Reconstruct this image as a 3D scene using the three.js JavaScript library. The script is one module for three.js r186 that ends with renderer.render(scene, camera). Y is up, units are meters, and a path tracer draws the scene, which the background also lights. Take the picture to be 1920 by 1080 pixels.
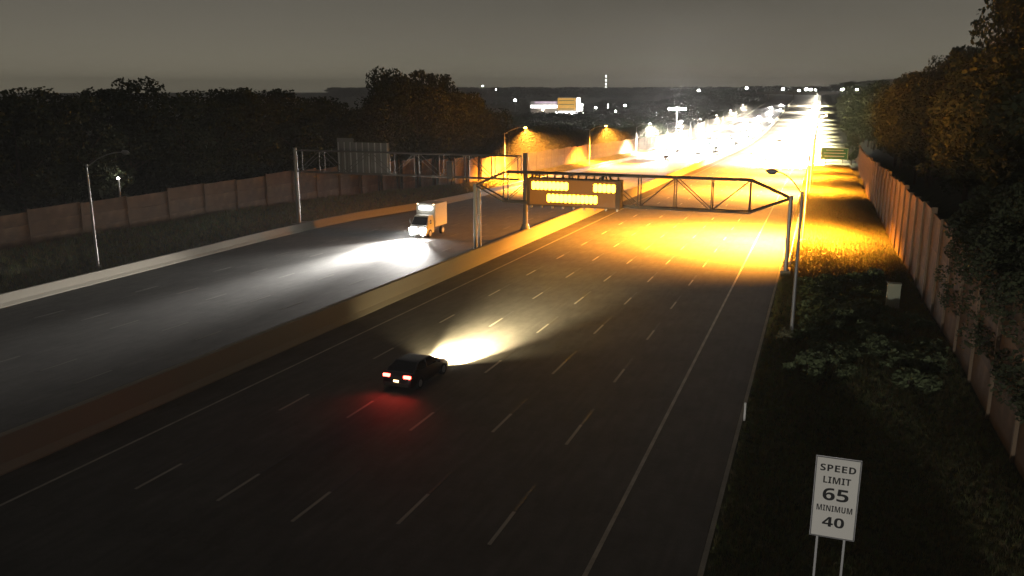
import * as THREE from 'three';
import { mergeGeometries, toCreasedNormals } from 'three/addons/utils/BufferGeometryUtils.js';
import { RoundedBoxGeometry } from 'three/addons/geometries/RoundedBoxGeometry.js';
import { FontLoader } from 'three/addons/loaders/FontLoader.js';
import { TextGeometry } from 'three/addons/geometries/TextGeometry.js';

// ---------------------------------------------------------------- camera, sky, exposure
// x: metres to the right across the motorway, y up, -z along the road away from the camera
const scene = new THREE.Scene();
const camera = new THREE.PerspectiveCamera(37.96, 1920 / 1080, 0.3, 9000);
const PITCH = Math.atan(370 / 1570), YAW = 19.84 * Math.PI / 180;
camera.position.set(0, 14.7, 0);
camera.rotation.order = 'YXZ';
camera.rotation.set(-PITCH, YAW, 0);

const renderer = new THREE.WebGLRenderer({ antialias: true });
renderer.toneMapping = THREE.LinearToneMapping;
renderer.toneMappingExposure = 1;
renderer.shadowMap.enabled = true;

// night sky over a city: a dull glow that is strongest low down and fades towards the zenith
{
  const W = 512, H = 256, d = new Float32Array(W * H * 4);
  for (let j = 0; j < H; j++) {
    const el = ((j + 0.5) / H - 0.5) * Math.PI;
    const e = Math.max(0, el) * 180 / Math.PI;
    const k = 0.038 + 0.06 * Math.exp(-e / 2.5) + 0.105 * Math.exp(-e / 8) + 0.034 * Math.exp(-e / 28);
    for (let i = 0; i < W; i++) {
      const o = (j * W + i) * 4, az = i / W * Math.PI * 2;
      const w = 1 + 0.05 * Math.sin(az * 3 + e * 0.06) + 0.04 * Math.sin(az * 7 + 1.3);
      const warm = Math.exp(-e / 9);
      d[o] = k * w * (0.96 + 0.06 * warm); d[o + 1] = k * w * 0.91; d[o + 2] = k * w * (0.84 - 0.2 * warm); d[o + 3] = 1;
    }
  }
  const sky = new THREE.DataTexture(d, W, H, THREE.RGBAFormat, THREE.FloatType);
  sky.mapping = THREE.EquirectangularReflectionMapping;
  sky.magFilter = sky.minFilter = THREE.LinearFilter;
  sky.needsUpdate = true;
  scene.background = sky; scene.environment = sky;
}
scene.fog = new THREE.FogExp2(0xffffff, 0.00034);

// ---------------------------------------------------------------- helpers
let seed = 20260718;
const rnd = () => { seed |= 0; seed = seed + 0x6D2B79F5 | 0; let t = Math.imul(seed ^ seed >>> 15, 1 | seed); t = t + Math.imul(t ^ t >>> 7, 61 | t) ^ t; return ((t ^ t >>> 14) >>> 0) / 4294967296; };
const rr = (a, b) => a + (b - a) * rnd();
const lerp = (a, b, t) => a + (b - a) * t;
const cl = t => Math.min(1, Math.max(0, t));
const sm = (a, b, x) => { const t = cl((x - a) / (b - a)); return t * t * (3 - 2 * t); };
const V = (x, y, z) => new THREE.Vector3(x, y, z);
const taken = {};
function numbered(n) { const k = taken[n] = (taken[n] ?? -1) + 1; return k ? `${n}_${String(k).padStart(3, '0')}` : n; }
function sh(o) { o.castShadow = o.receiveShadow = true; return o; }
function part(name, geo, mat, parent, pos, rot) {
  const m = sh(new THREE.Mesh(Array.isArray(geo) ? mergeGeometries(geo.map(g => { const h = g.index ? g.toNonIndexed() : g; return h; })) : geo, mat));
  m.name = parent ? name : numbered(name);
  if (pos) m.position.set(...pos);
  if (rot) m.rotation.set(...rot);
  (parent || scene).add(m);
  return m;
}
function tag(o, label, category, group) { o.userData.label = label; o.userData.category = category; if (group) o.userData.group = group; return o; }
function thing(name, label, category, pos = [0, 0, 0], turn = 0, group) {
  const o = new THREE.Group(); o.name = numbered(name); o.position.set(...pos); o.rotation.order = 'YXZ'; o.rotation.y = turn; scene.add(o);
  return tag(o, label, category, group);
}
function struct(name, geo, mat) { const m = part(name, geo, mat); m.userData.kind = 'structure'; return m; }
function dup(src, pos, turn, label, group) {
  const c = src.clone(); c.name = numbered(src.name.replace(/_\d{3}$/, '')); c.userData = { ...src.userData }; c.position.set(...pos); c.rotation.y = turn ?? src.rotation.y;
  if (label) c.userData.label = label; if (group) c.userData.group = group;
  scene.add(c); return c;
}
const box = (w, h, d, x = 0, y = 0, z = 0) => new THREE.BoxGeometry(w, h, d).translate(x, y, z);
const rbox = (w, h, d, r, x = 0, y = 0, z = 0) => new RoundedBoxGeometry(w, h, d, 2, r).translate(x, y, z);
function bar(a, b, r, n = 8, r2 = r) {
  const A = V(...a), B = V(...b), l = A.distanceTo(B);
  const g = new THREE.CylinderGeometry(r2, r, l, n, 1);
  g.applyQuaternion(new THREE.Quaternion().setFromUnitVectors(V(0, 1, 0), B.clone().sub(A).normalize()));
  return g.translate((A.x + B.x) / 2, (A.y + B.y) / 2, (A.z + B.z) / 2);
}
function loft(rings, capA = true, capB = true, crease = 0.6) {
  const p = [], id = [], n = rings[0].length;
  for (const r of rings) for (const q of r) p.push(...q);
  for (let k = 0; k + 1 < rings.length; k++) for (let i = 0; i < n; i++) { const a = k * n + i, b = k * n + (i + 1) % n; id.push(a, b, a + n, b, b + n, a + n); }
  const cap = (k, f) => { const c = p.length / 3; const s = [0, 0, 0]; for (const q of rings[k]) for (let j = 0; j < 3; j++) s[j] += q[j] / n; p.push(...s); for (let i = 0; i < n; i++) { const a = k * n + i, b = k * n + (i + 1) % n; f ? id.push(c, b, a) : id.push(c, a, b); } };
  if (capA) cap(0, true); if (capB) cap(rings.length - 1, false);
  const g = new THREE.BufferGeometry(); g.setAttribute('position', new THREE.Float32BufferAttribute(p, 3));
  g.setAttribute('uv', new THREE.Float32BufferAttribute(new Float32Array(p.length / 3 * 2), 2));
  g.setIndex(id); return toCreasedNormals(g, crease);
}
// tileable noise textures
function hash(x, y, s) { let h = Math.imul(x, 374761393) + Math.imul(y, 668265263) + Math.imul(s, 1442695041) | 0; h = Math.imul(h ^ h >>> 13, 1274126177); return ((h ^ h >>> 16) >>> 0) / 4294967296; }
function vnoise(u, v, f, s) { const x = u * f, y = v * f, xi = Math.floor(x), yi = Math.floor(y), a = x - xi, b = y - yi, m = q => ((q % f) + f) % f, e = a * a * (3 - 2 * a), g = b * b * (3 - 2 * b); return lerp(lerp(hash(m(xi), m(yi), s), hash(m(xi + 1), m(yi), s), e), lerp(hash(m(xi), m(yi + 1), s), hash(m(xi + 1), m(yi + 1), s), e), g); }
function tex(n, fn, srgb) {
  const d = new Uint8Array(n * n * 4);
  for (let j = 0; j < n; j++) for (let i = 0; i < n; i++) { const c = fn(i / n, j / n), o = (j * n + i) * 4; for (let k = 0; k < 3; k++) d[o + k] = 255 * cl(Array.isArray(c) ? c[k] : c); d[o + 3] = 255; }
  const t = new THREE.DataTexture(d, n, n, THREE.RGBAFormat); t.wrapS = t.wrapT = THREE.RepeatWrapping; t.magFilter = THREE.LinearFilter; t.minFilter = THREE.LinearMipmapLinearFilter; t.generateMipmaps = true;
  if (srgb) t.colorSpace = THREE.SRGBColorSpace; t.needsUpdate = true; return t;
}
const fb = (u, v, s) => 0.4 * vnoise(u, v, 4, s) + 0.25 * vnoise(u, v, 11, s + 1) + 0.2 * vnoise(u, v, 37, s + 2) + 0.15 * vnoise(u, v, 128, s + 3);
const rep = (t, x, y = x) => { const c = t.clone(); c.repeat.set(x, y); c.needsUpdate = true; return c; };
const T = {
  asphalt: tex(512, (u, v) => { const n = fb(u, v, 1), g = hash(u * 512 | 0, v * 512 | 0, 9), st = vnoise(u, v * 0.125, 32, 5); const c = 0.70 + 0.22 * (n - 0.5) + 0.16 * (g - 0.5) + 0.10 * (st - 0.5); return [c, c * 0.985, c * 0.96]; }, true),
  grain: tex(256, (u, v) => 0.5 * hash(u * 256 | 0, v * 256 | 0, 3) + 0.5 * vnoise(u, v, 64, 4)),
  concrete: tex(256, (u, v) => { const n = fb(u, v, 21), g = hash(u * 256 | 0, v * 256 | 0, 8); const c = 0.78 + 0.3 * (n - 0.5) + 0.1 * (g - 0.5); return [c, c * 0.98, c * 0.94]; }, true),
  soil: tex(512, (u, v) => { const n = fb(u, v, 31), m = fb(u, v, 61); const c = 0.62 + 0.6 * (n - 0.5); return [c * lerp(1.05, 0.88, m), c, c * 0.72]; }, true),
  wall: tex(256, (u, v) => { const n = fb(u, v, 41), q = vnoise(u, v * 0.25, 48, 44); const c = 0.75 + 0.35 * (n - 0.5) + 0.15 * (q - 0.5); return [c, c * 0.95, c * 0.88]; }, true),
};
const lin = (r, g, b) => new THREE.Color().setRGB(r, g, b);
const mat = (c, roughness = 0.8, metalness = 0, more = {}) => new THREE.MeshStandardMaterial({ color: lin(...c), roughness, metalness, ...more });
const glow = (c, base = [0.6, 0.6, 0.6]) => new THREE.MeshStandardMaterial({ color: lin(...base), roughness: 0.5, emissive: lin(...c), emissiveIntensity: 1 });
const M = {
  asphalt: new THREE.MeshPhysicalMaterial({ color: lin(0.145, 0.142, 0.136), roughness: 0.82, specularIntensity: 0.5, map: rep(T.asphalt, 1 / 7, 1 / 7), bumpMap: rep(T.grain, 1 / 1.6), bumpScale: 0.0008 }),
  wornPaint: mat([0.21, 0.205, 0.19], 0.8, 0, { map: rep(T.concrete, 0.5) }),
  paint: mat([0.46, 0.45, 0.41], 0.7, 0, { map: rep(T.concrete, 0.5) }),
  black: mat([0.025, 0.025, 0.025], 0.6),
  concrete: mat([0.42, 0.4, 0.35], 0.9, 0, { map: rep(T.concrete, 1 / 3), bumpMap: rep(T.grain, 1 / 2), bumpScale: 0.004 }),
  soil: mat([0.15, 0.14, 0.085], 1, 0, { map: rep(T.soil, 1 / 9) }),
  wallA: mat([0.24, 0.165, 0.11], 0.95, 0, { map: rep(T.wall, 1 / 4), bumpMap: rep(T.grain, 1 / 2), bumpScale: 0.006 }),
  wallB: mat([0.228, 0.15, 0.092], 0.95, 0, { map: rep(T.wall, 1 / 5), bumpMap: rep(T.grain, 1 / 2), bumpScale: 0.006 }),
  wallPost: mat([0.34, 0.25, 0.17], 0.9, 0, { map: rep(T.concrete, 1 / 2) }),
  steel: mat([0.42, 0.42, 0.41], 0.55, 0.6),
  darkSteel: mat([0.16, 0.15, 0.14], 0.6, 0.4),
  rust: mat([0.2, 0.12, 0.07], 0.7, 0.2),
  alu: mat([0.5, 0.5, 0.5], 0.5, 0.5),
  housing: mat([0.05, 0.045, 0.04], 0.6),
  white: mat([0.75, 0.74, 0.7], 0.6),
  signFace: mat([0.74, 0.72, 0.66], 0.75),
  ink: mat([0.02, 0.02, 0.02], 0.8),
  green: mat([0.02, 0.2, 0.08], 0.6),
  leaf: [mat([0.04, 0.05, 0.02], 0.9), mat([0.046, 0.056, 0.022], 0.9), mat([0.034, 0.044, 0.019], 0.9)],
  shrub: mat([0.12, 0.15, 0.065], 0.8),
  bark: mat([0.09, 0.07, 0.05], 0.95),
  glass: mat([0.012, 0.013, 0.015], 0.12),
  tyre: mat([0.02, 0.02, 0.02], 0.9),
  paintDark: new THREE.MeshPhysicalMaterial({ color: lin(0.02, 0.016, 0.02), roughness: 0.35, clearcoat: 0.7, clearcoatRoughness: 0.15 }),
  paintGrey: new THREE.MeshPhysicalMaterial({ color: lin(0.12, 0.12, 0.13), roughness: 0.4, clearcoat: 0.6, clearcoatRoughness: 0.2 }),
  paintWhite: new THREE.MeshPhysicalMaterial({ color: lin(0.6, 0.6, 0.58), roughness: 0.4, clearcoat: 0.6, clearcoatRoughness: 0.2 }),
  headLamp: glow([260, 250, 235]),
  farLamp: glow([420, 410, 390]),
  hps: glow([120, 60, 12]), whitened: glow([150, 132, 100]),
  off: mat([0.3, 0.3, 0.28], 0.3),
  tail: glow([22, 1.3, 0.9], [0.3, 0.02, 0.02]),
  plateLight: glow([9, 5.5, 2.6]),
  amberLed: glow([30, 13, 0.45], [0.1, 0.1, 0.1]),
  lotLamp: glow([70, 68, 64]),
  warmLot: glow([40, 24, 12]),
};
const WHITENED = lin(1, 0.88, 0.66), HPS = lin(1, 0.345, 0.028), HEAD = lin(1, 0.96, 0.9), WARMHEAD = lin(1, 0.8, 0.44);

// ---------------------------------------------------------------- lie of the land
const G = 0.0256, UPG = 0.028;
function prof(s) {
  if (s < 330) return -G * s;
  let y = -G * 330;
  const t = Math.min(s, 620) - 330; y += -G * t + (UPG + G) * t * t / 580;
  if (s > 620) y += UPG * (Math.min(s, 1100) - 620);
  if (s > 1100) { const q = Math.min(s, 1300) - 1100; y += UPG * q - UPG * q * q / 400; }
  return y;
}
const slope = s => (prof(s + 1) - prof(s - 1)) / 2;
const wallLat = s => lerp(-68, -64, sm(112, 168, s));
const wallBase = s => lerp(2.2, 0.6, sm(80, 175, s));
function land(l, s) {
  let y = prof(s);
  if (s > 1250) y = lerp(y, 9, sm(1250, 1700, s));
  if (l > -2.45) {
    y += -0.05 - 0.55 * sm(-1.2, 2.5, l) * (1 - sm(40, 60, s)) * (1 - sm(6, 9, l)) + 0.12 * Math.sin(l * 0.9 + s * 0.21) * sm(-2, 2, l);
    y += 0.55 * sm(-0.5, 6, l) * (0.5 + 0.5 * Math.sin(s * 0.095 + 1.2)) * sm(110, 150, s);
    y += 6.6 * sm(10.5, 24, l) + 5 * sm(30, 120, l);
  } else if (l > -60.2) y -= 0.14;
  else {
    const lw = wallLat(s);
    y += -0.1 + (wallBase(s) + 0.1) * sm(-60.2, lw + 0.6, l) + 0.1 * Math.sin(l * 1.1 + s * 0.3) * sm(-60.2, -62, l);
    const v = sm(90, 230, -l), low = -10.5 * sm(180, 480, s) + 19 * sm(950, 1600, s);
    y = lerp(y, low, v);
  }
  return y;
}
const at = (l, s, up = 0) => [l, prof(s) + up, -s];
const onLand = (l, s, up = 0) => [l, land(l, s) + up, -s];

function sheet(lats, ss, fy, uvScale = 1) {
  const p = [], uv = [], id = [], nx = lats.length;
  for (const s of ss) for (const l of lats) { const L = typeof l === 'function' ? l(s) : l; p.push(L, fy(L, s), -s); uv.push(L * uvScale, s * uvScale); }
  for (let j = 0; j + 1 < ss.length; j++) for (let i = 0; i + 1 < nx; i++) { const a = j * nx + i; id.push(a, a + 1, a + nx, a + 1, a + nx + 1, a + nx); }
  const g = new THREE.BufferGeometry(); g.setAttribute('position', new THREE.Float32BufferAttribute(p, 3)); g.setAttribute('uv', new THREE.Float32BufferAttribute(uv, 2)); g.setIndex(id); g.computeVertexNormals(); return g;
}
const range = (a, b, d) => { const r = []; for (let x = a; x < b - 1e-6; x += d) r.push(x); r.push(b); return r; };
const SS = [...range(-180, 340, 10), ...range(350, 640, 10), ...range(660, 1300, 20)].filter((x, i, a) => !i || x > a[i - 1]);
{
  const lats = [-2000, -1100, -600, -400, -300, -240, -190, -150, -120, -100, -88, -78, ...range(-72, -60.2, 1.2), -60, -45, -30, -2.5, ...range(-2.4, 12, 0.9), 14, 16, 18, 20, 22, 24, 28, 34, 42, 55, 75, 100, 150, 250, 500, 1100, 2000].filter((x, i, a) => !i || x > a[i - 1]);
  const ss = [-400, -250, ...range(-180, 0, 15), ...range(2, 160, 3), ...range(165, 420, 6), ...range(430, 1300, 15), 1400, 1500, 1600, 1700, 2000, 2700].filter((x, i, a) => !i || x > a[i - 1]);
  struct('ground', sheet(lats, ss, land), M.soil);
}

// ---------------------------------------------------------------- carriageways
const BAR = [[20, -55.2], [49, -57.3], [80, -59.3], [93, -59.6], [101, -59.2], [117, -56.6], [135, -55.9], [200, -56.0], [320, -56.6], [600, -57], [1300, -57]];
function barLat(s) { if (s <= 20) return lerp(-55.2, -54, cl((20 - s) / 60)); for (let i = 0; i + 1 < BAR.length; i++) if (s <= BAR[i + 1][0]) return lerp(BAR[i][1], BAR[i + 1][1], (s - BAR[i][0]) / (BAR[i + 1][0] - BAR[i][0])); return -57; }
const SSb = [...new Set([...SS, ...BAR.map(b => b[0]), 25, 35, 45, 55, 65, 75, 85, 97])].sort((a, b) => a - b).filter(s => s <= 1300);
const eastRoad = struct('eastbound_roadway', sheet([-30.9, -25, -20, -15, -10, -6, -2.62], SS, (l, s) => prof(s)), M.asphalt);
const westRoad = struct('westbound_roadway', sheet([s => barLat(s) - 0.25, -50, -44, -38, -30.95], SSb, (l, s) => prof(s)), M.asphalt);
{
  const gut = struct('concrete_gutter', sheet([-2.6, -2.42], SS, (l, s) => prof(s) + 0.012), M.concrete);
  gut.userData.kind = 'structure';
}
function line(road, name, l0, l1, ss, m) { return part(name, sheet([l0, l1], ss, (l, s) => prof(s) + 0.006), m, road); }
line(eastRoad, 'edge_line', -6.1, -5.94, SS, M.paint);
line(eastRoad, 'edge_line', -28.02, -27.87, SS, M.paint);
line(westRoad, 'edge_line', -33.45, -33.3, SS, M.wornPaint);
line(westRoad, 'edge_line', -55.45 + 0.4, -54.9, SS.filter(s => s > 130), M.wornPaint);
{
  const dash = new THREE.BoxGeometry(0.14, 0.006, 2.6), tail = new THREE.BoxGeometry(0.14, 0.006, 2.4);
  const lay = (road, l, s0, n) => {
    for (let k = 0; k < n; k++) {
      const s = s0 + 9.55 * k; if (s > 330) break;
      const a = -Math.atan(G);
      part('lane_dash', dash, road === eastRoad ? M.paint : M.wornPaint, road, [l, prof(s + 1.3) + 0.005, -(s + 1.3)], [a, 0, 0]);
      if (road === eastRoad && s < 120) part('contrast_dash', tail, M.black, road, [l, prof(s + 3.8) + 0.0045, -(s + 3.8)], [a, 0, 0]);
    }
  };
  lay(eastRoad, -24.28, 23.5, 22); lay(eastRoad, -20.6, 23.8, 22); lay(eastRoad, -16.98, 23.4, 22); lay(eastRoad, -13.3, 24.6, 22); lay(eastRoad, -9.65, 24.4, 22);
  for (const [l, o] of [[-37.05, 23.0], [-40.7, 24], [-44.35, 23.2], [-48, 24.2], [-51.65, 23.6]]) lay(westRoad, l, o, 20);
}

// ---------------------------------------------------------------- barriers
function sweepBarrier(name, label, sec, latOf, ss) {
  const rings = ss.map(s => sec.map(([dx, y]) => [latOf(s) + dx, prof(s) + y, -s]));
  return tag(part(name, loft(rings, true, true, 0.4), M.concrete), label, 'barrier');
}
sweepBarrier('median_barrier', 'tall pale concrete barrier wall between the two carriageways', [[0.6, -0.05], [0.6, 0.08], [0.33, 0.34], [0.2, 1.42], [0.17, 1.45], [-0.17, 1.45], [-0.2, 1.42], [-0.33, 0.34], [-0.6, 0.08], [-0.6, -0.05]], () => -30.85, SS.filter(s => s <= 1000));
sweepBarrier('shoulder_barrier', 'low concrete barrier along the far shoulder below the grass bank', [[0.5, -0.05], [0.5, 0.08], [0.28, 0.3], [0.16, 0.92], [0.13, 0.95], [-0.13, 0.95], [-0.16, 0.92], [-0.2, -0.3]], barLat, SSb.filter(s => s >= 10 && s <= 1000));

// ---------------------------------------------------------------- noise walls
function noiseWall(name, label, s0, s1, step, latOf, baseOf, topOf, face) {
  const w = thing(name, label, 'noise wall');
  const pg = new THREE.BoxGeometry(1, 1, 1);
  let k = 0;
  for (let s = s0; s < s1; s += step, k++) {
    const a = latOf(s), b = latOf(s + step), mid = (a + b) / 2, sc = s + step / 2;
    const base = Math.min(baseOf(s), baseOf(s + step)) - 0.4, top = topOf(sc, k), len = Math.hypot(step, b - a), ang = Math.atan2(a - b, step);
    // each bay: three stacked precast boards, the joints left open by a finger's width
    const rows = 3, hgt = (top - base) / rows;
    for (let r = 0; r < rows; r++) {
      const p = part('panel', pg, (k * 7 + r * 3) % 5 < 2 ? M.wallB : M.wallA, w, [mid, base + hgt * (r + 0.5), -sc], [0, -ang, 0]);
      p.scale.set(0.13 + 0.012 * ((k + r) % 2), hgt - 0.012, len - (face > 0.1 ? 0.21 : 0.31));
    }
    const ph = topOf(s, k) + face - base;
    const q = part('post', pg, face > 0.1 ? M.wallPost : M.wallB, w, [a, base + ph / 2, -s]);
    q.scale.set(face > 0.1 ? 0.44 : 0.22, ph, face > 0.1 ? 0.2 : 0.3);
  }
  return w;
}
const wallTopL = (s, k) => prof(s) + lerp(5.15, 6.3, sm(45, 105, s)) - 1.1 * sm(120, 175, s) + 0.12 * ((k * 5) % 3);
noiseWall('noise_wall', 'long tan panel noise wall on the bank left of the westbound lanes', 33, 470, 6, wallLat, s => land(wallLat(s), s), wallTopL, 0.04);
noiseWall('noise_wall', 'tall tan panel noise wall with ribbed posts below the right hand trees', 22, 300, 5.8, s => 9.2 + 2.5 * sm(140, 300, s), s => land(9.2 + 2.5 * sm(140, 300, s), s), (s, k) => prof(s) + 7.0 - 1.4 * sm(130, 230, s) + 0.1 * ((k * 3) % 4), 0.22);

// ---------------------------------------------------------------- lamps along the road
function lampShape(label, group, lit, armDir, H = 9.6, arm = 4.3) {
  const t = thing('street_lamp', label, 'street lamp', [0, 0, 0], 0, group);
  part('base', [new THREE.CylinderGeometry(0.3, 0.34, 0.5, 14).translate(0, 0.05, 0), box(0.42, 0.05, 0.42, 0, 0.32, 0)], M.concrete, t);
  part('pole', bar([0, 0.3, 0], [0, H, 0], 0.13, 12, 0.075), M.steel, t);
  const pts = []; for (let k = 0; k <= 8; k++) { const u = k / 8; pts.push(V(armDir * arm * u, H - 0.25 + 1.45 * (1 - (1 - u) ** 2), 0)); }
  part('arm', new THREE.TubeGeometry(new THREE.CatmullRomCurve3(pts), 16, 0.045, 8), M.steel, t);
  const hx = armDir * (arm + 0.28), hy = H + 1.2;
  const head = part('lamp_head', new THREE.SphereGeometry(0.5, 14, 8, 0, Math.PI * 2, 0, Math.PI / 2).scale(0.85, 0.42, 0.4).translate(hx, hy, 0), M.steel, t);
  part('lamp_lens', new THREE.SphereGeometry(0.5, 14, 8, 0, Math.PI * 2, Math.PI / 2, Math.PI / 2).scale(0.62, 0.36, 0.32).translate(hx, hy - 0.01, 0), lit ? M.hps : M.off, head);
  t.userData.lampAt = [hx, hy - 0.26];
  return t;
}
function hpsLight(x, y, z, I, tiltX, color) {
  const L = new THREE.SpotLight(color, I, 0, 1.25, 1, 2); L.position.set(x, y, z); L.target.position.set(x + tiltX, y - 10, z); L.castShadow = true; L.shadow.radius = 12; scene.add(L, L.target);
}
function placeLamp(t, l, s, lit, dir) {
  const white = s > 240; // farther along, lamp colour whitened to stand in for overexposed glare
  if (white) t.children.find(c => c.name === 'lamp_head').children[0].material = M.whitened;
  t.position.set(...(l > -30 ? onLand(l, s) : [l, land(l, s), -s]));
  if (lit) hpsLight(t.position.x + t.userData.lampAt[0], t.position.y + t.userData.lampAt[1] - 0.06, t.position.z, white ? 180000 : 165000, dir * 2.2, white ? WHITENED : HPS);
}
{
  const offR = lampShape('unlit street lamp on the right verge, nearest the camera', undefined, false, -1, 9.9, 1.7);
  placeLamp(offR, -0.7, 57.3, false, -1);
  const offL = lampShape('unlit street lamp behind the left shoulder barrier, with curved arm', undefined, false, 1);
  placeLamp(offL, -61.6, 58.2, false, 1);
  const litR = lampShape('lit orange street lamp on the right verge just past the message sign gantry', 'lit street lamps', true, -1, 10.4, 3.2);
  placeLamp(litR, -0.8, 103, true, -1);
  const litL = lampShape('lit orange street lamp behind the left barrier, seen above the gantry', 'lit street lamps', true, 1, 10);
  placeLamp(litL, -61.9, 167, true, 1);
  const far = 'distant lit street lamp in a row filled up with added lamps along the bright motorway';
  for (const s of [168, 201, 233, 265, 298, 331, 363, 396, 430, 465, 500, 540, 580, 625, 670, 780, 900]) placeLamp(dup(litR, [0, 0, 0], 0, s === 168 ? 'lit orange street lamp on the right verge, second past the gantry' : far, s === 168 ? undefined : 'distant lit street lamps'), s < 300 ? -0.8 : -1.0, s, true, -1);  // in-between lamps added to fill the dark bands on the far road
  for (const s of [232, 297, 362, 430, 500, 580, 670]) placeLamp(dup(litL, [0, 0, 0], 0, far, 'distant lit street lamps'), -60.5, s, true, 1);
  for (const o of scene.children) delete o.userData.lampAt;
}

// ---------------------------------------------------------------- gantries
function truss(g, xs, yl, yu, zs, m, r) {
  for (const z of zs) {
    part('lower_chord', bar([xs[0], yl, z], [xs.at(-1), yl, z], r), m, g);
    part('upper_chord', bar([xs[0], yu, z], [xs.at(-1), yu, z], r), m, g);
    xs.forEach((x, i) => {
      part('vertical', bar([x, yl, z], [x, yu, z], r * 0.75, 6), m, g);
      if (i + 1 < xs.length) part('diagonal', i % 2 ? bar([x, yu, z], [xs[i + 1], yl, z], r * 0.6, 6) : bar([x, yl, z], [xs[i + 1], yu, z], r * 0.6, 6), m, g);
    });
  }
  xs.forEach((x, i) => {
    for (const y of [yl, yu]) {
      part('cross_tie', bar([x, y, zs[0]], [x, y, zs[1]], r * 0.55, 6), m, g);
      if (i + 1 < xs.length) part('lacing', bar([x, y, zs[i % 2]], [xs[i + 1], y, zs[1 - i % 2]], r * 0.45, 6), m, g);
    }
  });
}
{
  const s0 = 81.5, g = thing('sign_gantry', 'steel truss gantry over the eastbound lanes carrying the amber message sign', 'gantry', at(0, s0));
  const xs = range(-30.1, -5.6, 3.5);
  truss(g, xs, 5.62, 8.66, [0.7, -0.7], M.darkSteel, 0.085);
  for (const z of [0.7, -0.7]) {
    for (const [xe, xt, yt] of [[-5.6, -1.95, 7.1], [-30.1, -33.3, 7.2]]) {
      part('end_strut', bar([xe, 5.62, z], [xt, yt, z * 0.8], 0.085), M.darkSteel, g);
      part('end_strut', bar([xe, 8.66, z], [xt, yt, z * 0.8], 0.085), M.darkSteel, g);
    }
    part('column', bar([-1.95, -0.3, z * 0.8], [-1.95, 7.25, z * 0.8], 0.19, 14), M.steel, g);
    part('column', bar([-33.3, -0.1, z * 0.8], [-33.3, 7.35, z * 0.8], 0.19, 14), M.steel, g);
  }
  for (const x of [-1.95, -33.3]) {
    for (const b of [bar([x, 7.1, 0.56], [x, 7.1, -0.56], 0.09), bar([x, 4, 0.56], [x, 4, -0.56], 0.06), bar([x, 1.2, 0.56], [x, 3.9, -0.56], 0.05)]) part('column_tie', b, M.steel, g);
    part('footing', rbox(0.9, 0.7, 2, 0.04, x, 0.05, 0), M.concrete, g);
  }
  // message sign
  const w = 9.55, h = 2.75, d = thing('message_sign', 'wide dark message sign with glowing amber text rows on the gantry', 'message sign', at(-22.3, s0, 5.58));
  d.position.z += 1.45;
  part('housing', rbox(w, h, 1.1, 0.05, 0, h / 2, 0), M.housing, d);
  part('face_bloom_glow', box(w - 0.8, h - 0.28, 0.02, -0.1, h / 2, 0.565), glow([0.24, 0.068, 0.002], [0.03, 0.03, 0.03]), d);  // dark face given amber emission, standing in for bloom around the text
  part('bezel', [box(w, 0.14, 0.08, 0, 0.07, 0.59), box(w, 0.14, 0.08, 0, h - 0.07, 0.59), box(0.5, h - 0.28, 0.08, w / 2 - 0.25, h / 2, 0.59), box(0.3, h - 0.28, 0.08, -w / 2 + 0.15, h / 2, 0.59)], M.rust, d);
  const cell = new THREE.CapsuleGeometry(0.2, 0.42, 4, 10).scale(1.04, 1, 0.2);
  const row = (x0, n, y, dx) => { for (let k = 0; k < n; k++) part('lit_character', cell, M.amberLed, d, [x0 + dx * k + dx / 2, y, 0.6]); };
  row(-4.28, 9, 2.02, 0.42); row(2.05, 5, 1.98, 0.44); row(-2.68, 12, 0.82, 0.43);
  for (let k = 0; k < 12; k++) part('top_bracket', box(0.08, 0.34, 0.5, -4.4 + k * 0.8, h + 0.16, 0.1), M.darkSteel, d);
  for (let k = 0; k < 9; k++) part('bottom_bracket', box(0.14, 0.26, 0.4, -4.4 + k * 1.1, -0.12, 0.2), M.steel, d);
  for (const [x, y, ww] of [[-22.3 - 2.4, 5.58 + 2.02, 3.7], [-22.3 + 3.15, 5.58 + 1.98, 2.2], [-22.3 - 0.1, 5.58 + 0.82, 5.1]]) {
    const L = new THREE.RectAreaLight(lin(1, 0.48, 0.04), 26, ww, 0.6); L.position.set(...at(x, s0, y)); L.position.z += 1.45 + 0.68; L.lookAt(x, L.position.y - 0.6, L.position.z + 10); scene.add(L);
  }
}
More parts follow.
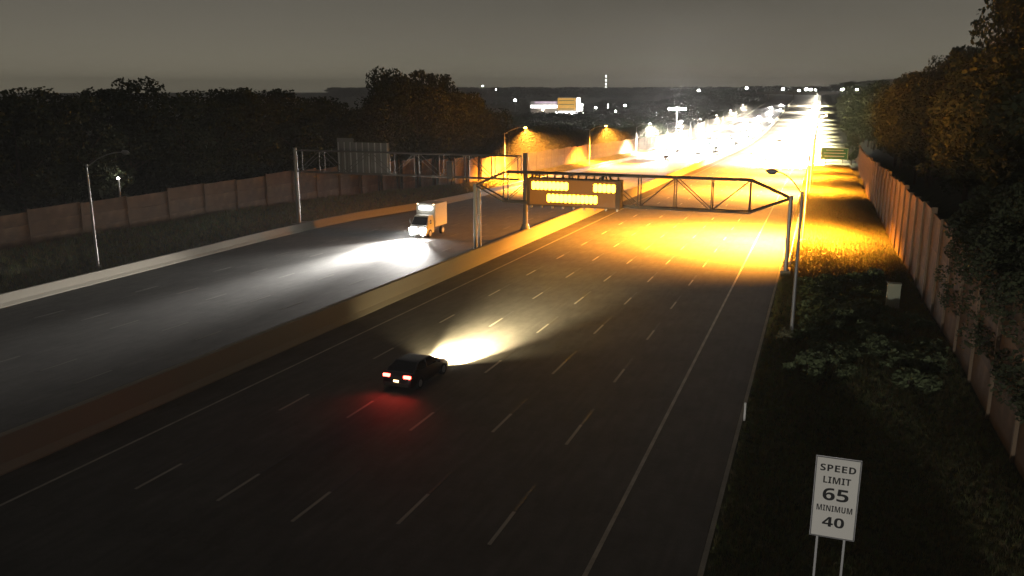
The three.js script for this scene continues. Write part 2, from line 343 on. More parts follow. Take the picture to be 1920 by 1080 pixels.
{
  const s0 = 91, g = thing('sign_gantry', 'plain steel truss gantry spanning the westbound lanes, sign seen from behind', 'gantry', at(0, s0));
  const xs = range(-61.3, -31.9, 3.27);
  truss(g, xs, 7.1, 9.75, [0.6, -0.6], M.darkSteel, 0.07);
  part('column', bar([-61.9, 0.4, 0], [-61.9, 10.0, 0], 0.27, 16, 0.22), M.steel, g);
  part('column', bar([-31.2, 1.4, 0], [-31.2, 10.1, 0], 0.3, 16, 0.27), M.darkSteel, g);
  part('column_base', [new THREE.CylinderGeometry(0.34, 0.62, 0.7, 12).translate(-31.2, 1.7, 0)], M.darkSteel, g);
  part('column_cap', [new THREE.CylinderGeometry(0.3, 0.3, 0.06, 14).translate(-61.9, 10.02, 0), new THREE.CylinderGeometry(0.33, 0.33, 0.06, 14).translate(-31.2, 10.12, 0)], M.darkSteel, g);
  part('pedestal', rbox(1.1, 1.0, 2.6, 0.04, -61.7, 0.05, 0), M.concrete, g);
  // back of the guide sign: sheet with vertical ribs
  const sg = thing('guide_sign', 'bare metal back of a large guide sign with vertical ribs on the westbound gantry', 'road sign', at(-52.75, s0, 6.95));
  sg.position.z -= 1.0;
  part('board', box(7.2, 3.85, 0.06, 0, 1.93, 0), mat([0.24, 0.24, 0.235], 0.6, 0.4), sg);
  part('exit_tab', box(2.3, 0.5, 0.06, -2.45, 4.11, 0), mat([0.24, 0.24, 0.235], 0.6, 0.4), sg);
  for (let k = 0; k < 9; k++) part('rib', box(0.1, 3.85, 0.14, -3.4 + k * 0.85, 1.93, 0.1), M.alu, sg);
  const bx = thing('equipment_box', 'narrow dark box hanging on the westbound gantry truss', 'box', at(-40.2, s0, 7.0)); bx.position.z += 0.9;
  part('cabinet', rbox(0.75, 2.0, 0.4, 0.04, 0, 0.95, 0), M.housing, bx);
  part('bracket', [box(0.06, 0.06, 0.34, 0, 0.5, -0.3), box(0.06, 0.06, 0.34, 0, 1.5, -0.3)], M.darkSteel, bx);
  part('hood', box(0.85, 0.05, 0.6, 0, 2.0, 0.06), M.housing, bx);
}

// ---------------------------------------------------------------- speed limit sign
const font = await new FontLoader().loadAsync('fonts/droid/droid_sans_bold.typeface.json');
{
  const s0 = 23.3, t = thing('speed_limit_sign', 'white speed limit 65 minimum 40 sign on two posts, right verge', 'road sign', onLand(1.23, s0));
  const y0 = prof(s0) + 2.94 - t.position.y, w = 1.2, h = 2.46;
  part('board', rbox(w, h, 0.03, 0.012, 0, y0 + h / 2, 0), M.alu, t);
  part('face', box(w - 0.09, h - 0.09, 0.006, 0, y0 + h / 2, 0.019), M.signFace, t);
  part('border', [box(w - 0.02, 0.025, 0.004, 0, y0 + 0.03, 0.018), box(w - 0.02, 0.025, 0.004, 0, y0 + h - 0.03, 0.018), box(0.025, h - 0.09, 0.004, -w / 2 + 0.03, y0 + h / 2, 0.018), box(0.025, h - 0.09, 0.004, w / 2 - 0.03, y0 + h / 2, 0.018)], mat([0.12, 0.12, 0.12], 0.7), t);
  const word = (txt, cy, size, width) => {
    const g = new TextGeometry(txt, { font, size, depth: 0.003, curveSegments: 5 }); g.computeBoundingBox(); const b = g.boundingBox;
    g.translate(-(b.min.x + b.max.x) / 2, -(b.min.y + b.max.y) / 2, 0); g.scale(width / (b.max.x - b.min.x), 1, 1);
    const m = part('lettering', g, M.ink, t, [0, cy, 0.0225]); return m;
  };
  const top = y0 + h;
  word('SPEED', top - 0.33, 0.2, 0.93); word('LIMIT', top - 0.69, 0.2, 0.72); word('65', top - 1.12, 0.37, 0.68); word('MINIMUM', top - 1.55, 0.18, 0.94); word('40', top - 1.96, 0.3, 0.58);
  for (const x of [-0.38, 0.34]) part('post', box(0.06, y0 + h - 0.2, 0.06, x, (y0 + h - 0.2) / 2 - 0.2, -0.048), M.steel, t);
}

// ---------------------------------------------------------------- roadside pieces
{
  const d = thing('delineator_post', 'small white delineator post at the right pavement edge', 'marker post', at(-2.35, 40.1));
  part('post', rbox(0.1, 0.95, 0.03, 0.01, 0, 0.42, 0), M.white, d);
  part('reflector', box(0.08, 0.16, 0.008, 0, 0.76, 0.02), mat([0.8, 0.8, 0.75], 0.2), d);
  const c = thing('utility_cabinet', 'pale upright utility cabinet among the bushes by the right wall', 'cabinet', onLand(6.4, 69.3));
  part('cabinet', rbox(0.95, 1.85, 0.6, 0.05, 0, 0.95, 0), mat([0.34, 0.36, 0.27], 0.7), c);
  part('lid', rbox(1.02, 0.1, 0.68, 0.03, 0, 1.9, 0), mat([0.36, 0.38, 0.29], 0.7), c);
  part('plinth', box(1.1, 0.16, 0.75, 0, 0, 0), M.concrete, c);
  part('door', box(0.8, 1.55, 0.02, 0, 0.95, 0.305), mat([0.32, 0.34, 0.26], 0.7), c);
  const p = thing('junction_box', 'small pale junction box on a post behind the utility cabinet', 'box', onLand(5.9, 80.6));
  part('box', rbox(0.72, 0.72, 0.4, 0.04, 0, 0.85, 0), mat([0.3, 0.28, 0.26], 0.7), p);
  part('post', box(0.12, 0.9, 0.12, 0, 0.1, 0), M.steel, p);
  // guardrail past the gantry leg
  const gr = thing('guardrail', 'steel guardrail on the right shoulder past the gantry leg', 'guardrail', at(-1.75, 84));
  const prof2 = [[0, 0.42], [0.05, 0.46], [0.05, 0.52], [0, 0.57], [0.05, 0.62], [0.05, 0.68], [0, 0.72], [0.02, 0.72], [0.07, 0.68], [0.07, 0.62], [0.02, 0.57], [0.07, 0.52], [0.07, 0.46], [0.02, 0.42]];
  part('rail', loft([0, 44].map(q => prof2.map(([x, y]) => [-x, y - G * q, -q])), true, true, 0.5), M.steel, gr);
  for (let k = 0; k <= 22; k++) part('post', box(0.12, 0.95, 0.1, 0.08, 0.3 - G * k * 2, -k * 2 - 0.05 * (k === 0)), M.steel, gr);
  // green guide sign far on the right verge
  const gs = thing('guide_sign', 'green guide sign on two posts beyond the lit grass, right verge', 'road sign', onLand(4.6, 255), -0.05);
  const gy = -0.9 - gs.position.y - 3.6;
  part('board', rbox(7.2, 3.3, 0.08, 0.03, 0, gy + 1.9, 0), M.green, gs);
  part('border', [box(7.0, 0.09, 0.01, 0, gy + 0.35, 0.047), box(7.0, 0.09, 0.01, 0, gy + 3.45, 0.047), box(0.09, 3.0, 0.01, -3.45, gy + 1.9, 0.047), box(0.09, 3.0, 0.01, 3.45, gy + 1.9, 0.047)], M.white, gs);
  for (const [y, w] of [[2.85, 4.6], [2.05, 5.8], [1.2, 5.2]]) part('faded_lettering_row', box(w, 0.26, 0.008, 0, gy + y, 0.046), M.white, gs);
  for (const x of [-2.2, 2.2]) part('post', box(0.2, gy + 3.6, 0.2, x, (gy + 3.6) / 2 - 0.2, -0.15), M.steel, gs);
}

// ---------------------------------------------------------------- vehicles (front towards -z)
function ringXY(z, w, y0, y1, tw, n = 0.12) { // car cross-section: sill, bulging side, tucked shoulder
  const ym = lerp(y0, y1, 0.55);
  return [[-w * 0.9, y0, z], [-w, lerp(y0, y1, 0.22), z], [-w, ym, z], [-w * 0.97, lerp(y0, y1, 0.82), z], [-w * tw, y1, z], [-w * tw * 0.4, y1 + 0.02, z], [w * tw * 0.4, y1 + 0.02, z], [w * tw, y1, z], [w * 0.97, lerp(y0, y1, 0.82), z], [w, ym, z], [w, lerp(y0, y1, 0.22), z], [w * 0.9, y0, z]];
}
const wheelTyre = new THREE.CylinderGeometry(0.33, 0.33, 0.22, 22).rotateZ(Math.PI / 2), wheelRim = new THREE.CylinderGeometry(0.2, 0.2, 0.235, 14).rotateZ(Math.PI / 2);
function carShape(label, paintM, group, headM = M.headLamp) {
  const t = thing('car', label, 'car', [0, 0, 0], 0, group);
  const body = loft([[2.36, 0.7, 0.42, 0.66, 0.9], [2.3, 0.82, 0.3, 0.86, 0.9], [2.05, 0.89, 0.24, 1.0, 0.9], [1.2, 0.91, 0.22, 1.0, 0.93], [0, 0.92, 0.21, 0.97, 0.94], [-1.0, 0.91, 0.22, 0.93, 0.93], [-1.7, 0.89, 0.24, 0.82, 0.9], [-2.2, 0.82, 0.28, 0.68, 0.86], [-2.38, 0.66, 0.36, 0.58, 0.84]].map(a => ringXY(...a)), true, true, 0.5);
  const b = part('body', body, paintM, t);
  const gh = (z0, z1, y, w) => [[-w, y, z0], [w, y, z0], [w, y, z1], [-w, y, z1]];
  part('window_glass', loft([gh(2.0, -1.15, 0.93, 0.84), gh(1.75, -0.85, 1.12, 0.8), gh(1.15, -0.2, 1.4, 0.66)].map(r => r), true, true, 0.4), M.glass, t);
  part('roof', loft([gh(1.2, -0.26, 1.385, 0.68), gh(1.12, -0.18, 1.43, 0.64), gh(0.85, 0.1, 1.455, 0.5)], true, true, 0.6), paintM, t);
  part('pillar', [-1, 1].flatMap(x => [bar([x * 0.85, 0.95, 0.45], [x * 0.67, 1.4, 0.4], 0.035, 6), bar([x * 0.83, 0.95, -1.12], [x * 0.66, 1.4, -0.2], 0.035, 6), bar([x * 0.83, 0.95, 1.95], [x * 0.66, 1.4, 1.12], 0.05, 6)]), paintM, t);
  for (const x of [-1, 1]) {
    part('mirror', rbox(0.2, 0.13, 0.12, 0.03, x * 0.98, 1.0, -0.72), paintM, t);
    for (const z of [-1.42, 1.38]) { const wt = part('wheel', wheelTyre, M.tyre, t, [x * 0.82, 0.33, z]); part('rim', wheelRim, M.alu, wt); }
    part('headlight', new THREE.SphereGeometry(0.14, 12, 8).scale(1.2, 0.6, 0.8).translate(x * 0.6, 0.53, -2.24), headM, t);
    part('tail_light', rbox(0.42, 0.16, 0.12, 0.03, x * 0.62, 0.86, 2.28), M.tail, t);
  }
  part('bumper', [rbox(1.5, 0.2, 0.1, 0.04, 0, 0.42, 2.34)], M.housing, b);
  part('plate_light', box(0.3, 0.1, 0.02, 0, 0.62, 2.385), M.plateLight, t);
  return t;
}
function beam(x, y, z, dir, I, color, ang, reach, side = 0) { // dir -1: shines towards -z
  const L = new THREE.SpotLight(color, I, 0, ang, 1, 2); L.position.set(x, y, z); L.target.position.set(x + side, prof(-(z + dir * reach)), z + dir * reach); L.castShadow = true; L.shadow.radius = 4; scene.add(L, L.target);
}
function park(t, l, s, dir, yaw = 0) { // dir 1: drives away from the camera
  t.position.set(...at(l, s)); t.rotation.set(dir * Math.atan(slope(s)), (dir > 0 ? 0 : Math.PI) + yaw, 0, 'YXZ');
}
{
  const c = carShape('dark car driving away with red tail lights, nearest car on the eastbound lanes', M.paintDark);
  park(c, -20.05, 40.0, 1, -0.04);
  for (const x of [-0.63, 0.63]) beam(-20.05 + x + 0.1, prof(42.4) + 0.68, -42.5, -1, 24000, WARMHEAD, 0.4, 2.7, 0.1);
  beam(-20.0, prof(42.4) + 0.72, -42.6, -1, 1300, WARMHEAD, 1.0, 5);
  for (const x of [-0.62, 0.62]) { const L = new THREE.SpotLight(lin(1, 0.05, 0.03), 9, 0, 1.3, 1, 2); L.position.set(-20.05 + x, prof(37.6) + 0.86, -37.5); L.target.position.set(-20.05 + x, prof(27), -26); L.castShadow = true; L.shadow.radius = 5; scene.add(L, L.target); }
  // a car following out of frame behind the camera: its low beams catch the sign, the posts and the bushes
  const f = dup(c, [0, 0, 0], 0, 'following car far behind the camera pole, out of the picture'); park(f, -9, -120, 1);
  for (const x of [-0.63, 0.63]) beam(-9 + x, prof(-117.5) + 0.72, 117.4, -1, 8000, HEAD, 0.17, 180, 12);

  // oncoming and departing traffic in the distance
  const o = carShape('distant westbound car with glaring headlights', M.paintGrey, 'distant oncoming traffic', M.farLamp);
  const spots = [[-45.5, 272], [-42.4, 226], [-38.9, 300], [-35.4, 318], [-49.6, 322], [-38.8, 352], [-42.6, 366], [-46.1, 390], [-35.3, 398], [-38.9, 428], [-49.7, 436], [-42.5, 452], [-35.2, 470], [-46.3, 486], [-38.8, 505], [-42.4, 540], [-35.3, 552], [-46.2, 575], [-38.8, 610], [-49.6, 640], [-42.5, 655], [-35.2, 690], [-46.2, 720], [-38.9, 750], [-42.4, 800], [-35.3, 840], [-46.2, 880], [-38.8, 940]].filter(a => a[1] !== 226);
  spots.forEach(([l, s], i) => {
    const q = i ? dup(o, [0, 0, 0], 0) : o; park(q, l, s, -1);
    beam(l, prof(s - 2.6) + 0.72, -(s - 2.65), 1, 80000, HEAD, 0.28, 3.6);
  });
  tag(o, 'nearest of the distant westbound cars, alone in the outer lanes, headlights glaring', 'car'); delete o.userData.group;
  const e = carShape('distant eastbound car with red tail lights', M.paintWhite, 'distant departing traffic');
  [[-11.4, 208], [-22.6, 330], [-15.1, 290], [-11.5, 390], [-18.9, 440], [-22.5, 520], [-8.2, 470], [-15.2, 600], [-11.4, 690]].slice(1).forEach(([l, s], i) => {
    const q = i ? dup(e, [0, 0, 0], 0) : e; park(q, l, s, 1); beam(l, prof(s + 2.6) + 0.72, -(s + 2.65), -1, 30000, HEAD, 0.3, 3.8);
  });
}
{ // big oncoming truck
  const t = thing('box_truck', 'tall oncoming truck with glaring headlights on the near westbound lanes', 'truck');
  part('cargo_box', rbox(2.5, 2.75, 3.4, 0.05, 0, 2.5, 0), M.paintWhite, t);
  part('chassis', box(1.1, 0.3, 5.2, 0, 0.75, -0.9), M.housing, t);
  const cab = part('cab', loft([
    [[-1.1, 0.5, -1.75], [1.1, 0.5, -1.75], [1.1, 0.5, -3.9], [-1.1, 0.5, -3.9]], [[-1.12, 1.2, -1.75], [1.12, 1.2, -1.75], [1.12, 1.2, -3.95], [-1.12, 1.2, -3.95]],
    [[-1.1, 1.55, -1.75], [1.1, 1.55, -1.75], [1.06, 1.5, -3.6], [-1.06, 1.5, -3.6]], [[-0.98, 2.5, -1.75], [0.98, 2.5, -1.75], [0.92, 2.45, -2.95], [-0.92, 2.45, -2.95]], [[-0.9, 2.58, -1.8], [0.9, 2.58, -1.8], [0.85, 2.55, -2.85], [-0.85, 2.55, -2.85]]], true, true, 0.3), M.paintWhite, t);
  part('windshield', loft([[[-0.98, 1.58, -3.57], [0.98, 1.58, -3.57], [0.98, 1.56, -3.62], [-0.98, 1.56, -3.62]], [[-0.88, 2.38, -3.0], [0.88, 2.38, -3.0], [0.88, 2.36, -3.05], [-0.88, 2.36, -3.05]]], true, true, 0.2), M.glass, cab);
  part('grille', box(1.3, 0.22, 0.06, 0, 1.34, -3.86), M.housing, cab);
  part('bumper', rbox(2.3, 0.3, 0.3, 0.06, 0, 0.5, -3.95), M.steel, t);
  for (const x of [-1, 1]) {
    part('headlight', new THREE.SphereGeometry(0.23, 14, 10).scale(1.25, 1, 0.6).translate(x * 0.84, 0.98, -3.96), M.farLamp, t);
    part('added_inner_glare_light', new THREE.SphereGeometry(0.2, 14, 10).scale(1.2, 1, 0.6).translate(x * 0.42, 1.0, -3.97), M.farLamp, t);  // extra glowing pair added to widen the headlight glare
    part('added_lower_glare_light', new THREE.SphereGeometry(0.15, 12, 8).scale(1.2, 1, 0.6).translate(x * 0.7, 0.5, -4.1), M.farLamp, t);  // another pair added below the headlights for more glare
    part('mirror', [rbox(0.12, 0.5, 0.2, 0.03, x * 1.35, 1.9, -3.2), bar([x * 1.05, 1.9, -3.1], [x * 1.35, 1.9, -3.2], 0.025, 6)], M.housing, t);
    for (const z of [-2.9, 0.7]) { const wt = part('wheel', wheelTyre, M.tyre, t, [x * 1.0, 0.48, z]); wt.scale.setScalar(1.45); part('rim', wheelRim, M.alu, wt); }
    part('marker_light', rbox(0.2, 0.09, 0.05, 0.02, x * 1.05, 3.8, -1.72), M.plateLight, t);
  }
  part('roof_light_bar', rbox(1.7, 0.34, 0.12, 0.05, 0, 3.35, -1.77), glow([14, 14, 13]), t);
  park(t, -43.6, 92, -1);
  for (const x of [-0.86, 0.86]) beam(-43.6 + x, prof(87.9) + 0.95, -87.7, 1, 24000, HEAD, 0.18, 9);
  beam(-43.6, prof(87.9) + 1.0, -87.5, 1, 15000, HEAD, 0.75, 2.4);
}

// ---------------------------------------------------------------- vegetation
function leafCard(out, c, size) {
  const a = rr(0, Math.PI * 2), b = Math.acos(rr(-1, 1)), u = V(Math.sin(b) * Math.cos(a), Math.cos(b), Math.sin(b) * Math.sin(a)), w = V(rr(-1, 1), rr(-1, 1), rr(-1, 1)).cross(u).normalize();
  u.multiplyScalar(size); w.multiplyScalar(size * rr(0.45, 0.8));
  out.push(c.x - u.x, c.y - u.y, c.z - u.z, c.x + w.x, c.y + w.y, c.z + w.z, c.x + u.x, c.y + u.y, c.z + u.z, c.x - u.x, c.y - u.y, c.z - u.z, c.x + u.x, c.y + u.y, c.z + u.z, c.x - w.x, c.y - w.y, c.z - w.z);
}
const triGeo = out => { const g = new THREE.BufferGeometry(); g.setAttribute('position', new THREE.Float32BufferAttribute(out, 3)); g.setAttribute('uv', new THREE.Float32BufferAttribute(new Float32Array(out.length / 3 * 2), 2)); g.computeVertexNormals(); return g; };
function crown(rad, h, y0, clumps, per, leaf) { // clumps of leaves spread through an uneven volume
  const out = [];
  for (let k = 0; k < clumps; k++) {
    const a = rr(0, Math.PI * 2), v = rnd(), e = Math.sqrt(Math.sin(Math.PI * (0.06 + 0.88 * Math.pow(v, 0.8)))) * 0.9 + 0.06, r = rad * e * Math.sqrt(rr(0.15, 1)), c = V(Math.cos(a) * r, y0 + h * v, Math.sin(a) * r), cr = rad * rr(0.22, 0.38);
    for (let i = 0; i < per; i++) { const d = V(rr(-1, 1), rr(-1, 1), rr(-1, 1)); if (d.lengthSq() > 1) d.normalize(); d.multiply(V(cr, cr * 0.75, cr)); leafCard(out, c.clone().add(d), leaf * rr(0.6, 1.3)); }
  }
  return triGeo(out);
}
function trunkGeo(h, r) {
  const gs = [bar([0, -0.6, 0], [0.1, h * 0.45, 0], r, 9, r * 0.7), bar([0.1, h * 0.44, 0], [-0.1, h * 0.85, 0.1], r * 0.68, 8, r * 0.2)];
  for (let k = 0; k < 6; k++) { const a = k * 2.4, y = h * rr(0.35, 0.62), l = h * rr(0.18, 0.3); gs.push(bar([0, y, 0], [Math.cos(a) * l, y + l * 0.8, Math.sin(a) * l], r * 0.36, 6, r * 0.1)); }
  return gs;
}
const trees = [];
for (let k = 0; k < 4; k++) trees.push([crown(rr(4.2, 5), 12.5, 3.4, 62, 72, 0.27), mergeGeometries(trunkGeo(15, 0.3).map(g => g.toNonIndexed())), M.leaf[k % 3]]);
const fineTree = [crown(4.6, 12.5, 3.4, 80, 210, 0.15), trees[0][1], M.leaf[1]];
function tree(l, s, h, wide, label, group, fine) {
  const name = 'tree', v = fine ? fineTree : trees[rnd() * 4 | 0], t = thing(name, label, 'tree', onLand(l, s), rr(0, 6.28), group);
  part('trunk', v[1], M.bark, t); part('crown', v[0], v[2], t);
  t.scale.set(wide, h / 17, wide); return t;
}
{
  const LT = 'dark leafy tree in the wood behind the left noise wall', LG = 'trees behind the left noise wall';
  for (let s = 40; s < 205; s += 5.2) {
    const tall = s > 142 && s < 186 ? 6.4 : -2.2 * (1 - sm(70, 100, s));
    tree(-75 + rr(-2, 1), s + rr(-1.5, 1.5), 15.2 + tall * 0.7 + rr(-1.2, 1), rr(0.85, 1.1), LT, LG);
    if (rnd() < 0.8) tree(-84 + rr(-3, 3), s + rr(-2, 2), 16.3 + tall + rr(-1.2, 1.2), rr(0.95, 1.25), LT, LG);
  }
  for (let s = 205; s < 420; s += 8) tree(-73 + rr(-3, 2), s + rr(-2, 2), lerp(11, 8.5, cl((s - 205) / 60)) + rr(-1, 1), rr(0.8, 1.1), 'smaller dark tree behind the far stretch of the left noise wall', 'small trees behind the left noise wall');
  const RT = 'tall dark tree on the bank behind the right noise wall', RG = 'trees behind the right noise wall';
  for (let s = 34; s < 330; s += 6.5) {
    tree(18.5 + rr(-2, 2), s + rr(-2, 2), 17.5 + rr(-1.5, 1.5), rr(1, 1.25), RT, RG);
    if (rnd() < 0.75) tree(27 + rr(-3, 3), s + rr(-2, 2), 20 + 9 * (1 - sm(140, 160, s)) + rr(-1.5, 2.5), rr(1.1, 1.35), RT, RG);
  }
  for (let s = 335; s < 760; s += 14) tree(15 + rr(0, 6), s + rr(-4, 4), 20 + rr(-2, 2), rr(1.1, 1.4), 'distant dark tree along the right edge of the motorway', 'distant trees right of the motorway');
  // branches leaning over the wall
  for (const [l, s, h] of [[11.2, 49, 11.5], [11.4, 55, 11], [11.6, 60.5, 10], [11.0, 44, 12], [11.2, 39, 12]]) tree(l, s, h, 0.75, 'low leafy tree hanging over the near end of the right noise wall', 'trees hanging over the right noise wall', true);
  const ot = tree(9.4, 262, 8.5, 0.55, 'slim tree lit orange beside the green guide sign');
}
{ // bushes in front of the right wall
  const gs = [0, 1, 2].map(() => crown(0.95, 0.85, 0.1, 14, 34, 0.13));
  let k = 0;
  for (let s = 50; s < 80; s += 2.1) for (let l = 0.6; l < 7.6; l += 1.7) {
    if (Math.hypot(l - 6.4, (s - 69.3) * 0.5) < 1.4 || rnd() < 0.22 || (s > 66 && l > 6)) continue;
    const edge = sm(50, 58, s + (l - 4) * (l - 4) * 0.25);
    const b = thing('bush', 'leafy weed bush in the rough patch before the right noise wall', 'bush', onLand(l + rr(-0.6, 0.6), s + rr(-0.8, 0.8), -0.05), rr(0, 6), 'bushes before the right noise wall');
    const q = rr(0.65, 1.15); part('foliage', gs[k++ % 3], M.shrub, b); b.scale.set(q * 1.15, q * rr(0.7, 1.1), q * 1.15);
    part('stem', bar([0, -0.15, 0], [0, 0.6, 0], 0.03, 5), M.bark, b);
  }
  const b = thing('bush', 'small pale bush at the foot of the near right lamp post', 'bush', onLand(-1.1, 56.4, 0), 1); part('foliage', gs[0], mat([0.2, 0.19, 0.1], 0.9), b); part('stem', bar([0, -0.1, 0], [0, 0.5, 0], 0.03, 5), M.bark, b); b.scale.set(0.8, 0.7, 0.6);
}
{ // grass
  const out = [];
  for (let k = 0; k < 9; k++) { const a = rr(0, 6.28), r = rr(0, 0.12), x = Math.cos(a) * r, z = Math.sin(a) * r, h = rr(0.12, 0.3), bx = rr(-0.1, 0.1), bz = rr(-0.1, 0.1), w = 0.016, c = Math.cos(a * 3) * w, d = Math.sin(a * 3) * w; out.push(x - c, -0.03, z - d, x + c, -0.03, z + d, x + bx, h, z + bz); }
  const tuft = triGeo(out), m4 = new THREE.Matrix4(), q = new THREE.Quaternion(), up = V(0, 1, 0);
  const lay = (name, label, n, place) => {
    const im = sh(new THREE.InstancedMesh(tuft, mat([0.17, 0.165, 0.075], 0.9), n)); im.name = name; im.userData = { kind: 'stuff', label, category: 'grass' };
    for (let i = 0; i < n; i++) { const [l, s, k] = place(); q.setFromAxisAngle(up, rr(0, 6.28)); m4.compose(V(...onLand(l, s)), q, V(k, k * rr(0.6, 1.2), k)); im.setMatrixAt(i, m4); im.setColorAt(i, lin(rr(0.7, 1.2), rr(0.75, 1.1), rr(0.6, 1))); }
    scene.add(im);
  };
  lay('verge_grass', 'rough grass on the right verge below the noise wall', 60000, () => { const s = 20 + 240 * Math.pow(rnd(), 1.5); return [rr(-2.3, 8.9), s, lerp(0.9, 2, cl((s - 30) / 200))]; });
  lay('bank_grass', 'grass on the bank between left barrier and noise wall', 26000, () => { const s = rr(36, 330); return [rr(barLat(s) - 0.6, wallLat(s) + 0.4), s, rr(1.2, 2.2)]; });
}
{ // woods too far to tell apart
  const g = crown(5, 9, 1, 18, 26, 0.8), m4 = new THREE.Matrix4(), q = new THREE.Quaternion(), up = V(0, 1, 0);
  const wood = (name, label, spots) => {
    const im = sh(new THREE.InstancedMesh(g, M.leaf[2], spots.length)); im.name = name; im.userData = { kind: 'stuff', label, category: 'wood' };
    spots.forEach(([l, s, k, h], i) => { q.setFromAxisAngle(up, rr(0, 6.28)); m4.compose(V(...onLand(l, s, -1)), q, V(k, h, k)); im.setMatrixAt(i, m4); im.setColorAt(i, lin(rr(0.8, 1.15), rr(0.8, 1.1), rr(0.8, 1.1))); });
    scene.add(im);
  };
  const a = [], b = [];
  for (let i = 0; i < 900; i++) { const s = rr(215, 830), l = -78 - rr(0, 0.3 * s + 40); if (s > 700 && l < -150 && l > -330) continue; a.push([l, s, rr(0.9, 1.4), rr(0.55, 0.9)]); }
  for (let i = 0; i < 260; i++) { const s = rr(880, 1150); a.push([rr(-420, -70), s, rr(1, 1.6), rr(0.7, 1.1)]); }
  wood('valley_wood', 'dark wood filling the valley left of the far motorway', a);
  for (let i = 0; i < 1500; i++) { const s = rr(1350, 2300); b.push([rr(-0.62 * s, 0.12 * s), s, rr(1.6, 2.6), rr(0.9, 1.35)]); }
  wood('ridge_wood', 'dark wood along the ridge on the horizon', b);
}

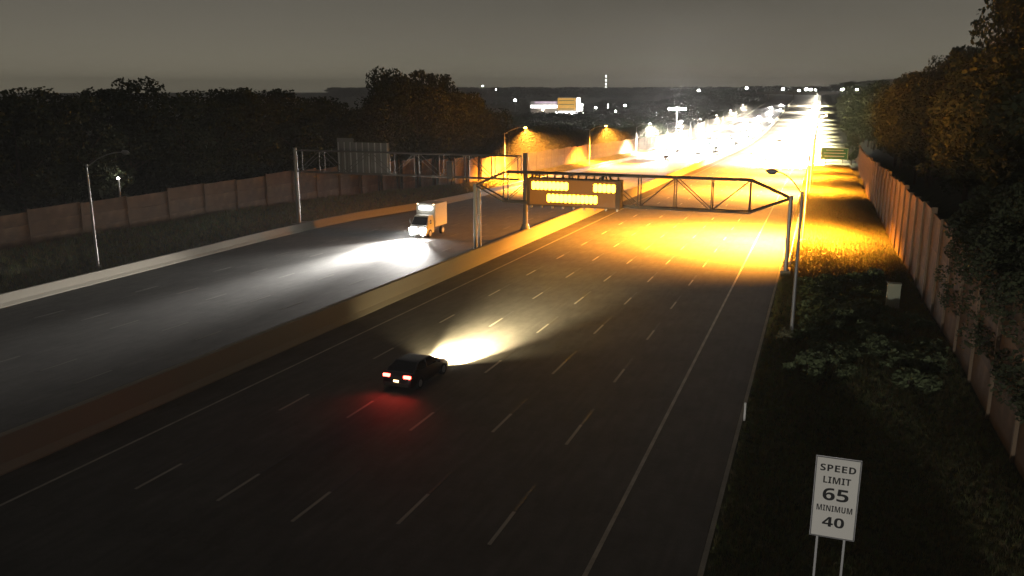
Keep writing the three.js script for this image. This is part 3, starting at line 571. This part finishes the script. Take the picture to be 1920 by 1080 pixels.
// ---------------------------------------------------------------- the town across the valley
function lotLamp(l, y, s, r, label, m = M.lotLamp, name = 'lot_lamp', I = 0, color = HEAD, group) {
  const gy = land(l, s), t = thing(name, label, 'lamp', [l, gy, -s], 0, group), h = y - gy;
  part('pole', bar([0, -0.5, 0], [0, h - r * 0.4, 0], 0.16, 6, 0.1), M.steel, t);
  part('lamp_globe', new THREE.SphereGeometry(r, 10, 7).scale(1, 0.7, 1).translate(0, h, 0), m, t);
  if (I) { const L = new THREE.PointLight(color, I, 0, 2); L.position.set(l, y - r - 0.3, -s); L.castShadow = true; L.shadow.radius = 20; scene.add(L); }
}
{
  const b = thing('commercial_building', 'lit commercial block with yellow striped panel across the valley', 'building', [-248, -10.5, -862], 0.28);
  part('wall', rbox(24, 18.4, 14, 0.2, 0, 9.2, -7), mat([0.35, 0.3, 0.26], 0.8), b);
  const sp = part('lit_panel', box(18.5, 12, 0.3, -2.2, 11.6, 0.2), glow([0.5, 0.24, 0.015], [0.3, 0.18, 0.03]), b);  // yellow facade panel drawn as a glowing surface
  for (const y of [15.2, 11.2, 6.6]) part('stripe', box(16, 0.75, 0.2, -2.4, y, 0.45), mat([0.05, 0.04, 0.02]), sp);
  part('corner_column_glow', box(3.6, 18, 0.4, 10.1, 9.1, 0.25), glow([4.5, 4.3, 4]), b);  // lit corner column, its light put in as emission
  part('ground_level_glow', box(22, 2.6, 0.3, 0.6, 2.9, 0.2), glow([5, 4.8, 4.6]), b);  // bright ground-level lights drawn as one glowing band
  part('wing', rbox(28, 8, 12, 0.2, -26, 10.5, -8), mat([0.5, 0.46, 0.44], 0.8), b);
  part('canopy_glow', box(28, 2.8, 0.4, -26, 9.0, -1.7), glow([5, 4.7, 4.7]), b);  // bright canopy edge, the light on it put in as emission
  part('parapet_glow', box(24, 2.2, 0.2, -24, 13.2, -1.8), glow([0.3, 0.16, 0.3]), b);  // purple light on the parapet put into its colour as emission
  part('wing_base', rbox(27, 6.6, 11, 0.1, -26, 3.2, -8.2), mat([0.4, 0.33, 0.27], 0.8), b);
  part('roof', box(23.6, 0.3, 13.6, 0, 18.5, -7), M.darkSteel, b);
  for (const [l, y, s, r, q] of [[-306.7, 4.8, 860, 1.5, 'leftmost white lot lamp beside the lit commercial block'], [-272.4, -4.8, 850, 1.0, 'small white lamp below the wing of the lit block'], [-257.5, -7.6, 848, 1.1, 'white lamp under the left corner of the yellow panel'], [-247, -7.8, 846, 1.7, 'bright white lamp under the middle of the yellow panel'], [-238.5, -7.6, 845, 1.3, 'white lamp below the lit corner of the block'], [-228, -8, 840, 2.1, 'brightest lot lamp right of the lit commercial block'], [-216, -2.2, 850, 1.1, 'white lamp between the lit block and the dark trees'], [-195.3, -6.7, 800, 1.7, 'large white lamp right of the dark valley trees'], [-179.8, -4.1, 780, 1.4, 'white lamp right of the slim lit mast'], [-185.7, 0.1, 850, 1.2, 'rightmost small white lamp of the valley town']]) lotLamp(l, y, s, r, q, M.lotLamp, 'lot_lamp', r > 1.6 ? 260 : 0);
  const ms = thing('lit_mast_sign', 'slim bright vertical sign mast among the valley lamps', 'sign', [-191.3, -10.6, -800]); part('post', bar([0, 0, 0], [0, 5, 0], 0.3, 8), M.steel, ms); part('lit_sign_face', rbox(1, 8, 0.6, 0.1, 0, 9, 0), glow([6, 5.8, 5.6]), ms);
  const ps = thing('lit_pole_sign', 'white pole sign right of the lit commercial block', 'sign', [-231, -10.6, -850]); part('post', bar([0, 0, 0], [0, 9, 0], 0.3, 8), M.steel, ps); part('lit_sign_face', rbox(3, 3.4, 0.8, 0.2, 0, 10.6, 0), glow([9, 8.6, 8]), ps); part('lit_panel', rbox(2, 4.4, 0.7, 0.2, 0.4, 6, 0), glow([6, 5.6, 5]), ps);
  // radio masts on the ridge
  const rm = thing('radio_mast', 'far radio mast with a stack of white lights above the ridge', 'mast', [-412, land(-412, 1700), -1700]);
  const h = 43 - rm.position.y; part('lattice', [0, 1, 2].map(k => bar([Math.cos(k * 2.1) * 1, 0, Math.sin(k * 2.1)], [Math.cos(k * 2.1) * 0.4, h, Math.sin(k * 2.1) * 0.4], 0.25, 5)).concat([...Array(8)].map((_, k) => bar([-0.8, k * h / 8, 0], [0.8, (k + 1) * h / 8, 0], 0.15, 4))), M.darkSteel, rm);
  for (const y of [h, h - 8, h - 15.5, h - 22]) part('warning_light', new THREE.SphereGeometry(1.5, 8, 6).scale(1, 1.3, 1).translate(0, y, 0), glow([7, 7, 6.6]), rm);
  const rt = thing('radio_mast', 'far radio mast with a red light above the left wood', 'mast', [-498.5, land(-498.5, 900), -900]), h2 = 22.7 - rt.position.y;
  part('lattice', [0, 1, 2].map(k => bar([Math.cos(k * 2.1), 0, Math.sin(k * 2.1)], [Math.cos(k * 2.1) * 0.3, h2, Math.sin(k * 2.1) * 0.3], 0.2, 5)), M.darkSteel, rt);
  part('warning_light', new THREE.SphereGeometry(1.2, 8, 6).translate(0, h2 + 1, 0), glow([3, 1.6, 1.1]), rt); part('warning_light', new THREE.SphereGeometry(0.9, 8, 6).translate(0, h2 - 2, 0), glow([1.4, 0.3, 0.2]), rt);
  lotLamp(-439.8, 21.1, 1100, 0.9, 'faint white light on the ridge behind the tall left trees'); lotLamp(-382, 16, 1000, 0.7, 'faint small light at the edge of the tall left trees');
  for (const [l, y, s, r, q] of [[-173.4, 14.7, 1300, 1.8, 'white lamp on the horizon above the oval mast light'], [-104.4, 18.5, 1300, 1.9, 'single white lamp on the horizon above the headlight glare'], [-53.7, 16.9, 1300, 2, 'white lamp on the horizon left of the far overpass'], [-30.4, 14.7, 1250, 1.6, 'left lamp of the row above the far overpass'], [-21, 16.6, 1250, 2.2, 'middle lamp of the row above the far overpass'], [-15.3, 16.1, 1250, 2, 'right lamp of the row above the far overpass'], [-9, 15.6, 1250, 1.3, 'last small lamp right of the far overpass'], [14.4, 15.5, 700, 1.3, 'left of two white lamps before the distant right trees'], [21.1, 15.4, 600, 0.95, 'right of two white lamps before the distant right trees']]) lotLamp(l, y, s, r, q, M.lotLamp, 'area_lamp');
  for (const [l, y, s, r, q] of [[-1.2, -3.9, 600, 0.7, 'lower of the small warm lamps right of the far motorway'], [1.4, -2.1, 602, 1.0, 'largest of the small warm lamps right of the far motorway'], [3.6, -1.4, 604, 0.7, 'upper of the small warm lamps right of the far motorway']]) lotLamp(l, y, s, r, q, M.warmLot, 'area_lamp');
  lotLamp(-69.3, 5.70, 69.4, 0.14, 'single white yard light shining through the left wood', M.lotLamp, 'yard_lamp');
}
{ // high mast light left of the far carriageway
  const l = -61.2, s = 390, gy = land(l, s), t = thing('high_mast_light', 'high mast with an oval ring of white lamps left of the glare', 'lamp mast', [l, gy, -s]), h = 7.2 - gy;
  part('pole', bar([0, -0.3, 0], [0, h + 0.6, 0], 0.3, 10, 0.18), M.steel, t);
  part('ring', new THREE.TorusGeometry(3.2, 0.1, 6, 24).rotateX(Math.PI / 2).translate(0, h, 0), M.steel, t);
  for (let k = 0; k < 10; k++) { const a = k / 10 * Math.PI * 2; part('lamp', rbox(1.5, 0.9, 1.1, 0.2, 0, 0, 0), M.lotLamp, t, [Math.cos(a) * 3.2, h - 0.5, Math.sin(a) * 3.2], [0, -a, 0]); }
  const L = new THREE.PointLight(HEAD, 16000, 0, 2); L.position.set(l, 7.2 - 1.6, -s); L.castShadow = true; L.shadow.radius = 100; scene.add(L);
  lotLamp(-63.8, 0, 420, 0.7, 'round white lamp below the oval mast light', M.lotLamp, 'area_lamp', 4000);
}
{ // overpass where the road climbs out of the valley
  const s = 1060, t = thing('overpass', 'pale overpass bridge crossing the far end of the motorway', 'bridge', at(-30, s));
  part('deck', rbox(120, 1.6, 12, 0.1, 0, 7.2, 0), M.concrete, t);
  for (const z of [6.1, -6.1]) part('parapet', box(120, 1, 0.3, 0, 8.5, z), M.concrete, t);
  for (const x of [-30, -1, 29]) part('pier', box(1.4, 6.6, 9, x, 3.2, 0), M.concrete, t);
}

renderer.render(scene, camera);
